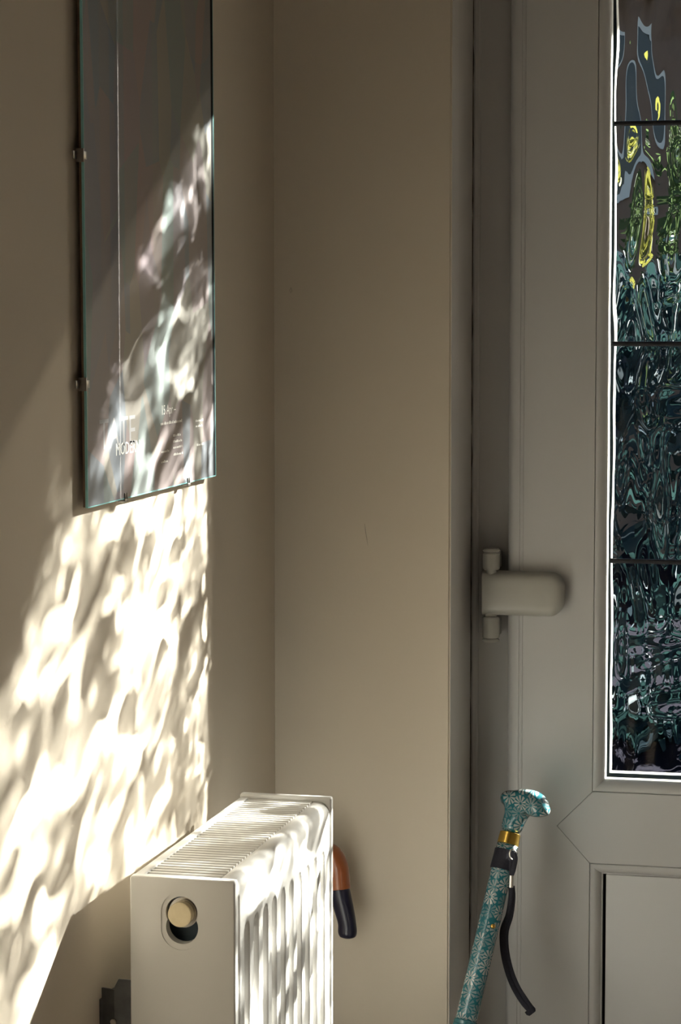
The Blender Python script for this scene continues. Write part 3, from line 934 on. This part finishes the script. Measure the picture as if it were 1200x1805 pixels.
# ================================================================== CROOK BEHIND THE RADIATOR
ck = tag(empty('crook_stick', (0.05, 2.62, FLOOR)), 'rust-brown crook handle with a navy tip behind the radiator', 'walking stick')
p1 = smooth_path([(0.0480, 2.6200, FLOOR + 0.003), (0.0500, 2.6200, 0.30), (0.0520, 2.6190, 0.52), (0.0560, 2.6170, 0.560), (0.0680, 2.6150, 0.5810), (0.0810, 2.6140, 0.5830), (0.0890, 2.6130, 0.5700), (0.0915, 2.6120, 0.5500), (0.0922, 2.6115, 0.5440)], 6)
tube('crook', [tuple(q) for q in p1], [0.0085 + 0.0050 * min(1, max(0, (i - 12) / 14)) for i in range(len(p1))], M['rust'], ck, n=20, smooth='all')
p2 = smooth_path([(0.0905, 2.6118, 0.5500, 0.0118), (0.0935, 2.6110, 0.5380, 0.0125), (0.0985, 2.6100, 0.5200, 0.0116), (0.1020, 2.6095, 0.5050, 0.0108), (0.1028, 2.6090, 0.4940, 0.0112), (0.1026, 2.6090, 0.4890, 0.0095), (0.1025, 2.6090, 0.4872, 0.0060)], 6)
tube('navy_tip', [tuple(q[:3]) for q in p2], [q[3] for q in p2], M['navy'], ck, n=22, smooth='all')

# ================================================================== OUTSIDE
struct(box('ground', (-14, 2.92, FLOOR - 0.30), (16, 40, FLOOR - 0.10), M['ground']))

def foliage(name, label, cat, c, r, n, size, m, stem=True, group=None):
    rt = tag(empty(name, (c[0], c[1], FLOOR - 0.10)), label, cat, group)
    rg = np.random.default_rng(int(abs(c[0] * 91 + c[1] * 17 + c[2] * 7)) + 5)
    d = rg.normal(size=(n, 3)); d /= np.linalg.norm(d, axis=1)[:, None]
    rad_ = 0.55 + 0.5 * rg.random(n) ** 0.5
    lump = 1 + 0.22 * np.sin(d[:, 0] * 7 + c[0]) * np.sin(d[:, 1] * 6) * np.cos(d[:, 2] * 8)
    P = np.array(c) + d * np.array(r) * (rad_ * lump)[:, None]
    P[:, 2] = np.maximum(P[:, 2], FLOOR - 0.08)
    a = rg.normal(size=(n, 3)); a /= np.linalg.norm(a, axis=1)[:, None]
    b = np.cross(a, rg.normal(size=(n, 3))); b /= np.linalg.norm(b, axis=1)[:, None]
    s_ = size * (0.6 + 0.8 * rg.random(n))[:, None]
    V = np.stack([P - a * s_, P + b * s_ * 0.5, P + a * s_, P - b * s_ * 0.5], 1).reshape(-1, 3)
    F = np.arange(n * 4).reshape(-1, 4)
    me = bpy.data.meshes.new('leaves'); me.from_pydata(V.tolist(), [], F.tolist()); me.update()
    o = link('leaves', me, m, rt)
    o['kind'] = 'stuff'
    if stem:
        tube('stem', [(c[0], c[1], FLOOR - 0.10), (c[0] + 0.03, c[1], c[2] - r[2] * 0.5), (c[0], c[1], c[2])], [0.05, 0.04, 0.02], M['bark'], rt, n=8)
    return rt
foliage('hedge', 'dark clipped evergreen hedge across the drive beyond the door glass', 'hedge', (-0.4, 8.7, 0.45), (3.4, 0.6, 1.0), 14000, 0.055, M['leaf_dark'], stem=False)
foliage('shrub', 'lime yellow shrub rising behind the hedge beyond the door glass', 'shrub', (-0.85, 10.4, 1.75), (0.35, 0.35, 0.5), 700, 0.05, M['leaf_lime'])
foliage('shrub', 'mid green bushy shrub beside the lime one beyond the door glass', 'shrub', (0.35, 10.4, 1.55), (0.65, 0.5, 0.75), 2200, 0.055, M['leaf_mid'])

hs = tag(empty('house', (-1.0, 17.0, FLOOR - 0.1)), 'brown brick house with white windows across the drive', 'house')
box('house_wall', (-7.5, 16.0, FLOOR - 0.1), (3.0, 20.0, 3.6), M['house'], hs)
prism('house_roof', [(15.6, 3.6), (18.0, 5.4), (20.4, 3.6)], 'x', -7.8, 3.3, M['roof'], hs)
for (xa, za) in ((-1.9, 0.5), (0.2, 0.5), (-3.9, 0.5), (-1.9, 2.1), (0.2, 2.1), (-3.9, 2.1)):
    wn_ = frame_sides('house_window_frame', (xa, xa + 1.0, za, za + 1.1), [(0, 15.99), (0, 15.93), (0.09, 15.93), (0.09, 15.99)], M['white_wood'], hs)
    box('house_window_pane', (xa + 0.09, 15.95, za + 0.09), (xa + 0.91, 15.985, za + 1.01), M['dark_glass'], hs)

# unseen tree added so its low bough shades the top of the door glass
gt = tag(empty('added_tree', (3.05, 4.2, FLOOR - 0.1)), 'added unseen tree with a low bough that shades the top of the door glass', 'tree')
OFF = Vector((1.2, 1.32, 0.816))
tube('trunk', [(3.05, 4.2, FLOOR - 0.1), (3.02, 4.2, 1.0), (2.95, 4.18, 2.2), (2.95, 4.15, 3.4)], [0.16, 0.13, 0.115, 0.06], M['bark'], gt, n=16)
bg_ = [(1.05, 1.630, 0.095), (0.92, 1.635, 0.085), (0.80, 1.650, 0.072), (0.70, 1.650, 0.045), (0.60, 1.620, 0.033), (0.45, 1.584, 0.031), (0.30, 1.553, 0.036), (0.15, 1.540, 0.030)]
p = smooth_path([(2.95, 4.16, 2.40, 0.10)] + [(x_ + OFF.x, 4.12, z_ + OFF.z, r_) for x_, z_, r_ in bg_], 6)
tube('bough', [tuple(q[:3]) for q in p], [q[3] for q in p], M['bark'], gt, n=14, smooth='all')

# ------------------------------------------------------------------ lift to floor level, caustic receivers
for o in COL.objects:
    if o.type in ('MESH', 'EMPTY') and o.parent is None:
        o.location.z += ZO
def top(o):
    while o.parent:
        o = o.parent
    return o
for o in COL.objects:
    if o.type == 'MESH' and top(o).name in ('wall_left', 'radiator', 'framed_poster', 'walking_stick', 'wall_bracket'):
        o.cycles.is_caustics_receiver = True
